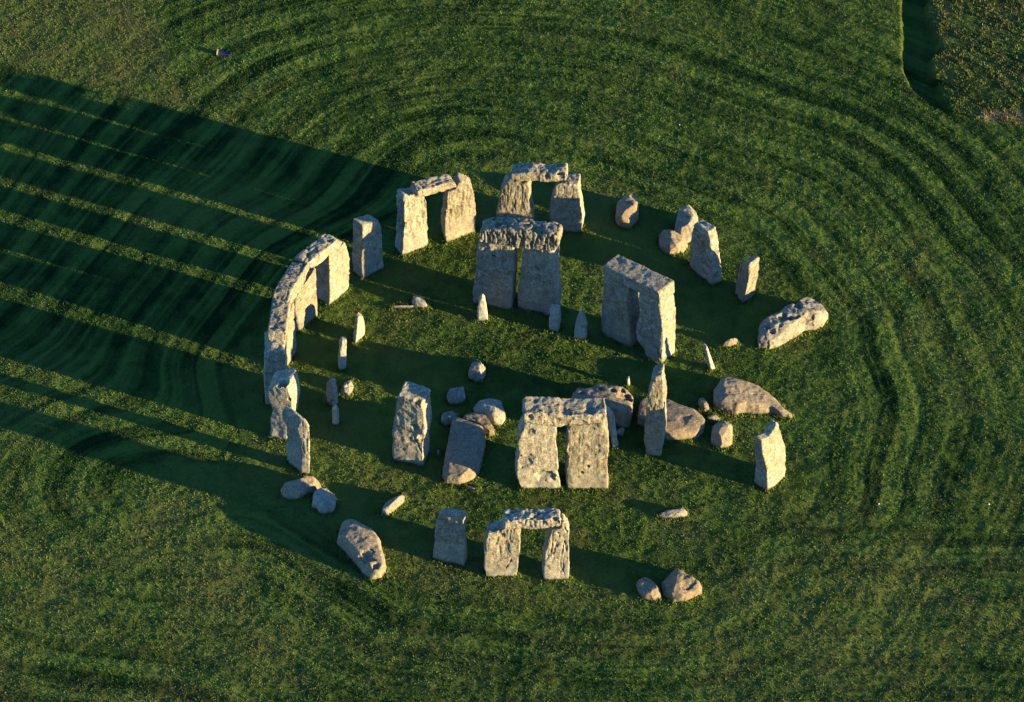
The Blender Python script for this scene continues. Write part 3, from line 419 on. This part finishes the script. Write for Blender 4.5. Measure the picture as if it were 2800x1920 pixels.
# ------------------------------------------------------------------ stones
def raw_stand(s):
    o = np.array(s['o']); ev = np.array(s['e']); bv = np.array(s['b']); poly = s['poly']; n = len(poly)
    zt = max(p[1] for p in poly); V = []
    for sx, z in poly: V.append((*(o+ev*sx), z))
    for sx, z in poly:
        k = 1+(s['ttop']-1)*max(0, min(1, z/zt)); V.append((*(o+ev*sx+bv*k), z))
    Fc = [list(range(n)), list(range(2*n-1, n-1, -1))]
    for i in range(n):
        j = (i+1) % n; Fc.append([i, i+n, j+n, j])
    return V, Fc
def raw_lie(s):
    P = np.array(s['poly']); c = P.mean(0); h = s['h']; tx, ty = s['tilt']
    d = P-c; uu = d@GR; vv = d@GF; um = np.abs(uu).max(); vm = np.abs(vv).max()
    rings = [(-.25, .97), (.15*h, 1.0), (.5*h, .985), (.78*h, (1+s['top'])/2+.02), (.96*h, s['top']), (h*1.0, s['top']*.55)]
    V = []; n = len(P); Fc = []
    for z, k in rings:
        for i in range(n):
            q = c+d[i]*k; f = 1+tx*uu[i]*k/um+ty*vv[i]*k/vm if z > 0 else 1
            V.append((q[0], q[1], z*f))
    for r_ in range(len(rings)-1):
        for i in range(n):
            j = (i+1) % n; Fc.append([r_*n+i, r_*n+j, (r_+1)*n+j, (r_+1)*n+i])
    Fc.append([i for i in range(n)][::-1]); Fc.append([(len(rings)-1)*n+i for i in range(n)])
    return V, Fc
import bmesh
objs = []
for s in STONES:
    V, Fc = raw_stand(s) if s['kind'] == 'stand' else raw_lie(s)
    bm = bmesh.new(); vv = [bm.verts.new(v) for v in V]
    for f in Fc:
        try: bm.faces.new([vv[i] for i in f])
        except ValueError: pass
    bmesh.ops.triangulate(bm, faces=bm.faces[:]); bmesh.ops.recalc_face_normals(bm, faces=bm.faces[:])
    name, label, cat, grp = LABELS[s['key']]
    me = bpy.data.meshes.new(name); bm.to_mesh(me); bm.free()
    o = bpy.data.objects.new(name, me); C.objects.link(o)
    size = max(np.ptp(np.array(V), 0))
    md = o.modifiers.new('r', 'REMESH'); md.mode = 'VOXEL'; md.voxel_size = .06 if size > 1.6 else .04
    sm = o.modifiers.new('s', 'SMOOTH'); sm.factor = .5; sm.iterations = s.get('sm', 2 if s['kind'] == 'stand' else 2)
    o['label'] = label; o['category'] = cat; o['group'] = grp; o['kind'] = 'thing'
    objs.append((o, s))
dg = bpy.context.evaluated_depsgraph_get(); dg.update()
new = [bpy.data.meshes.new_from_object(o.evaluated_get(dg)) for o, s in objs]
FOOT = []
BROWN = {'f156', 'f55a', 'f55b', 'f14', 'f25', 'f59', 'r5', 'f9b', 'f8', 'f18a', 'f15', 'f14s', 'f12s', 'f18b', 'f26a'}
for (o, s), me in zip(objs, new):
    n = len(me.vertices); co = np.empty(n*3); me.vertices.foreach_get('co', co); co = co.reshape(-1, 3)
    no = np.empty(n*3); me.vertex_normals.foreach_get('vector', no); no = no.reshape(-1, 3)
    seed = sum(ord(ch)*(i+3) for i, ch in enumerate(s['key']))
    sz = min(1.0, max(.3, np.ptp(co, 0).min()/1.0)); rough = s.get('rough', 1.0)
    # natural breaks: flat facets cut off the corners
    rs = random.Random(seed*3+1); ctr = (co.max(0)+co.min(0))/2
    q3 = np.column_stack([(co[:, :2]-ctr[:2])@GR, (co[:, :2]-ctr[:2])@GF, co[:, 2]-ctr[2]])
    if s['kind'] == 'lie':
        m_ = (co[:, :2]-ctr[:2]); cv_ = np.linalg.eigh(m_.T@m_)[1]; q3[:, :2] = m_@cv_
    sc3 = np.abs(q3).max(0); q3 = q3/sc3
    for _ in range(s.get('fc', 7 if s['kind'] == 'stand' else 24)):
        nv_ = np.array([rs.uniform(-1, 1), rs.uniform(-1, 1), rs.uniform(-.2, .9)])
        nv_ /= np.linalg.norm(nv_); pr_ = q3@nv_; mx = pr_.max()
        cut = mx*(rs.uniform(.93, .985) if s['kind'] == 'stand' else (rs.uniform(.78, .95) if 'fc' not in s else rs.uniform(.84, .97)))
        ex = np.clip(pr_-cut, 0, None); q3 = q3-np.outer(ex*(.85 if s['kind'] == 'stand' else 1.0), nv_)
    q3 = q3*sc3
    if s['kind'] == 'lie': co = np.column_stack([q3[:, :2]@cv_.T+ctr[:2], q3[:, 2]+ctr[2]])
    else: co = np.column_stack([q3[:, :1]*GR+q3[:, 1:2]*GF+ctr[:2], q3[:, 2]+ctr[2]])
    P = co+seed*1.37
    hi = .55+.45*sstep(co[:, 2], .4, 1.6)
    if s['kind'] == 'lie': hi = np.full(n, .9)
    # facets: broad planes broken by creases
    big = fbm(P*.7/sz, seed, 2)
    fac = 1-np.abs(fbm(P*1.5/sz, seed+5, 2))*1.4
    mid = fbm(P*3.0/sz, seed+9, 3)
    rid = 1-np.abs(vnoise(P*5.2, seed+13))-.5*np.abs(vnoise(P*11+3, seed+14))
    pock = np.clip(fbm(P*4.0, seed+33, 2)-.28, 0, 1)
    rk = max(0, rough-.85)
    d = .05*big*sz+.035*(fac-.5)*sz+(.4+rk)*hi*(.026*mid+.020*rid*sz)-rk*hi*.22*pock*sz
    top = sstep(no[:, 2], .5, .85)
    if s['kind'] == 'lie': d = d+sz*(.022*(1-np.abs(fbm(P*2.6/sz, seed+6, 3))*1.8)+.018*fbm(P*4.5, seed+7, 3))-.015
    if s['kind'] == 'stand': d = d+(.35+.5*rk)*top*(.035*fbm(P*6, seed+40, 2)-.07*np.clip(fbm(P*3.3, seed+41, 2)-.1, 0, 1))
    g = s.get('groove', .35 if s['kind'] == 'stand' else 0)
    cav = np.clip(pock*4*min(1, rk*2)-.25*rid, -1, 1)
    if g:
        ev = np.array(s['e']); bb = np.array(s['b']); bb = bb/np.linalg.norm(bb)
        q = np.column_stack([(co[:, :2]@ev)*5.5+seed, (co[:, :2]@bb)*5.5, co[:, 2]*.9])
        q[:, 0] += .22*fbm(co*1.3, seed+60, 2)
        gr = np.abs(fbm(q, seed+50, 2)); side = 1-sstep(np.abs(no[:, 2]), .5, .9)
        hz = sstep(co[:, 2], .8, 2.6) if not o.name.startswith('lintel') else 1
        dp = np.clip(.28-gr, 0, 1)/.28
        d = d-g*side*hz*.075*dp; cav = cav+g*side*hz*dp*.6
    # cracks along a few random planes
    rs = random.Random(seed)
    for _ in range(2 if rough >= 1 else 0):
        nv_ = np.array([rs.uniform(-1, 1), rs.uniform(-1, 1), rs.uniform(-.5, .5)]); nv_ /= np.linalg.norm(nv_)
        cc = co.mean(0)+np.array([rs.uniform(-.4, .4)*np.ptp(co[:, i]) for i in range(3)])
        dist = np.abs((co-cc)@nv_+.12*fbm(co*1.7, seed+70, 3)); msk = sstep(fbm(co*.9, seed+71, 1), -.1, .4)
        cr = np.clip(1-dist/.055, 0, 1)*msk; d = d-.07*cr; cav = cav+cr
    d = d*s.get('amp', 1.0 if s['kind'] == 'stand' else .7)
    co2 = co+no*d[:, None]
    for px_, py_, pz_, pr, pd, dirn in s.get('pits', []):
        c = np.array([px_, py_, pz_]); vec = np.array([0, 0, -1.]) if dirn else np.array([*s['b'], 0])/np.linalg.norm(s['b'])
        dd_ = np.linalg.norm((co-c)-np.outer((co-c)@vec, vec)*.6, axis=1)/pr
        dd_ = dd_*(1+.25*fbm(co*5, seed+80, 2)+(.45*fbm(co*2.2, seed+81, 2) if pr > .19 else 0)); k = np.where(dd_ < 1, (1-dd_**2)**1.0, 0)
        k = np.sqrt(np.clip(k, 0, 1))*(no@(-vec) > -.2)
        co2 = co2+vec*(pd*k)[:, None]; cav = cav+k*.7*min(1, pd/.2)
    me.vertices.foreach_set('co', co2.astype(np.float32).ravel())
    vattr(me, 'cavity', np.clip(cav, -1, 1.3))
    me.polygons.foreach_set('use_smooth', np.ones(len(me.polygons), bool))
    me.materials.clear(); me.materials.append(M_BROWN if s['key'] in BROWN else (M_BLUE if s['key'][0] == 'b' else M_SARSEN))
    me.update()
    o.modifiers.clear(); old = o.data; o.data = me; nm = old.name; bpy.data.meshes.remove(old); me.name = nm
    # put the origin at the thing's base
    c = co2.mean(0); zb = 0.0 if not o.name.startswith('lintel') else co2[:, 2].min()
    me.transform(Matrix.Translation((-c[0], -c[1], -zb))); o.location = (c[0], c[1], zb)
    low = co2[(co2[:, 2] > -.05) & (co2[:, 2] < .12)]
    if len(low): FOOT.append(low[:, :2])

# ------------------------------------------------------------------ small things in the grass
def simple(name, V, Fc, mat, parent=None):
    me = bpy.data.meshes.new(name); me.from_pydata(V, [], Fc); me.materials.append(mat); me.update()
    o = bpy.data.objects.new(name, me); C.objects.link(o)
    if parent: o.parent = parent
    return o
def flat_mat(name, col, rough=.7):
    m, t, b = newmat(name)
    geo = N(t, 'ShaderNodeNewGeometry').outputs['Position']
    c = mix(t, mapr(t, noise(t, geo, 18, 4, .7), .3, .7), tuple(x*.75 for x in col), tuple(min(1, x*1.15) for x in col))
    t.links.new(c, b.inputs['Base Color']); b.inputs['Roughness'].default_value = rough; b.inputs['Specular IOR Level'].default_value = .05; return m
def bev_box(name, x0, x1, y0, y1, z0, z1, mat, parent, sag=0.0, bev=.015):
    bm = bmesh.new(); bmesh.ops.create_cube(bm, size=1)
    bmesh.ops.subdivide_edges(bm, edges=[ed for ed in bm.edges if abs(ed.verts[0].co.x-ed.verts[1].co.x) > .5], cuts=5)
    for v in bm.verts:
        xx = v.co.x+.5
        v.co.x = x0+(x1-x0)*xx; v.co.y = y0+(y1-y0)*(v.co.y+.5)*(1-.25*xx*sag/.06 if sag else 1); v.co.z = z0+(z1-z0)*(v.co.z+.5)-(sag*4*xx*(1-xx) if v.co.z > 0 else 0)
    bmesh.ops.bevel(bm, geom=[ed for ed in bm.edges if ed.calc_face_angle(0) > .6], offset=bev, segments=2, affect='EDGES')
    me = bpy.data.meshes.new(name); bm.to_mesh(me); bm.free(); me.materials.append(mat)
    o = bpy.data.objects.new(name, me); C.objects.link(o); o.parent = parent; return o
bx = np.array(AUX['box']); ax = bx[1]-bx[0]; L_ = float(np.linalg.norm(ax))
marker = bpy.data.objects.new('marker_box', None); C.objects.link(marker)
marker.location = (bx[0][0], bx[0][1], float(hgt(bx[:1])[0])); marker.rotation_euler = (0, 0, math.atan2(ax[1], ax[0]))
marker['label'] = 'small blue box with a cream end board lying in the far grass'; marker['category'] = 'box'
bev_box('body', .05, L_, -.16, .16, .0, .13, flat_mat('blue_sheet', (0.012, 0.022, 0.09)), marker, sag=.05)
bev_box('end_board', -.035, .045, -.20, .20, .0, .22, flat_mat('cream_board', (0.40, 0.31, 0.13)), marker)
M_CHALK = flat_mat('chalk', (0.42, 0.41, 0.38), .9)
PLAB = ['tiny white chalk pebble in the mown grass below the lone pointed upright', 'tiny white chalk pebble in the grass nearest the right edge of the view', 'tiny white chalk pebble in the grass behind the back of the ring']
for i, q in enumerate(AUX['pebbles']):
    bm = bmesh.new(); bmesh.ops.create_icosphere(bm, subdivisions=2, radius=.055)
    rs = random.Random(i+5); sx, sy = rs.uniform(.7, 1.2), rs.uniform(.6, 1.0)
    for v in bm.verts:
        k = 1+rs.uniform(-.12, .12); v.co = Vector((v.co.x*sx*k, v.co.y*sy*k, v.co.z*.7*k))
    me = bpy.data.meshes.new('pebble'); bm.to_mesh(me); bm.free(); me.materials.append(M_CHALK)
    o = bpy.data.objects.new('pebble', me); C.objects.link(o); o.location = (q[0], q[1], float(hgt(np.array([q]))[0])+.04)
    o['label'] = PLAB[i]; o['category'] = 'pebble'; o['group'] = 'white chalk pebbles in the grass'

# ------------------------------------------------------------------ grass blades
rng = np.random.default_rng(7)
def blades(P, hmin, hmax, wid, lean):
    n = len(P); dm = mow(P); z = hgt(P, dm); t_, d_, ph = tint(P, dm)
    h = rng.uniform(hmin, hmax, n)*np.exp(.35*fbm(P*4.2, 101, 2)+.25*fbm(P*1.3, 102, 2))
    a_ = math.pi-R(SUN_AZ)+rng.normal(0, .62, n); la = rng.uniform(0, 2*math.pi, n); ll = rng.uniform(0, lean, n)*h
    w_ = wid*rng.uniform(.6, 1.3, n)
    dx = np.column_stack([np.cos(a_), np.sin(a_)])*w_[:, None]*.5
    tp = P+np.column_stack([np.cos(la), np.sin(la)])*ll[:, None]
    V = np.empty((n, 3, 3)); V[:, 0, :2] = P-dx; V[:, 1, :2] = P+dx; V[:, 2, :2] = tp
    V[:, 0, 2] = z-.01; V[:, 1, 2] = z-.01; V[:, 2, 2] = z+h
    r_ = rng.normal(0, .10, n)+.25*fbm(P*5.5, 111, 2)+.35*fbm(np.column_stack([ph*9, (P@GR)*.6]), 113, 2)
    return V.reshape(-1, 3), np.repeat(t_+r_, 3), np.repeat(d_+r_*.4, 3), np.repeat(sand(P), 3)
nb = 700000
P1 = rng.uniform(U0, U1, nb)[:, None]*GR+rng.uniform(V0, V1, nb)[:, None]*GF
keep = sand(P1) < rng.uniform(.2, 1.1, nb); P1 = P1[keep]
parts = [blades(P1, .025, .060, .085, .8)]
# longer unmown tufts against the feet of the stones
F_ = np.concatenate(FOOT); k = rng.integers(0, len(F_), 60000); P2 = F_[k]+rng.normal(0, .12, (60000, 2))
b2 = blades(P2, .07, .20, .06, .7); parts.append((b2[0], b2[1]+1.1, b2[2]+.15, b2[3]))
# rough tussocks on the raised ground
P3 = rng.uniform(8, 33, 60000)[:, None]*GR+rng.uniform(20, 44, 60000)[:, None]*GF; P3 = P3[plateau(P3) > .5]
P3 = P3[fbm(P3*1.6, 120, 2) > -.1]; parts.append(blades(P3, .07, .16, .08, .8))
V = np.concatenate([p[0] for p in parts]); nF = len(V)//3
me = mesh_from('grass', V, np.arange(nF*3).reshape(-1, 3), 3)
vattr(me, 'tone', np.concatenate([p[1] for p in parts])); vattr(me, 'dry', np.concatenate([p[2] for p in parts])); vattr(me, 'sand', np.concatenate([p[3] for p in parts])*.5)
me.materials.append(M_BLADE)
grass = bpy.data.objects.new('grass', me); C.objects.link(grass); grass['kind'] = 'stuff'
grass['label'] = 'short mown green grass growing over the whole field'; grass['category'] = 'grass'
print('stones', len(objs), 'verts', sum(len(o.data.vertices) for o, s in objs), 'blades', nF, 'ground quads', len(quads))
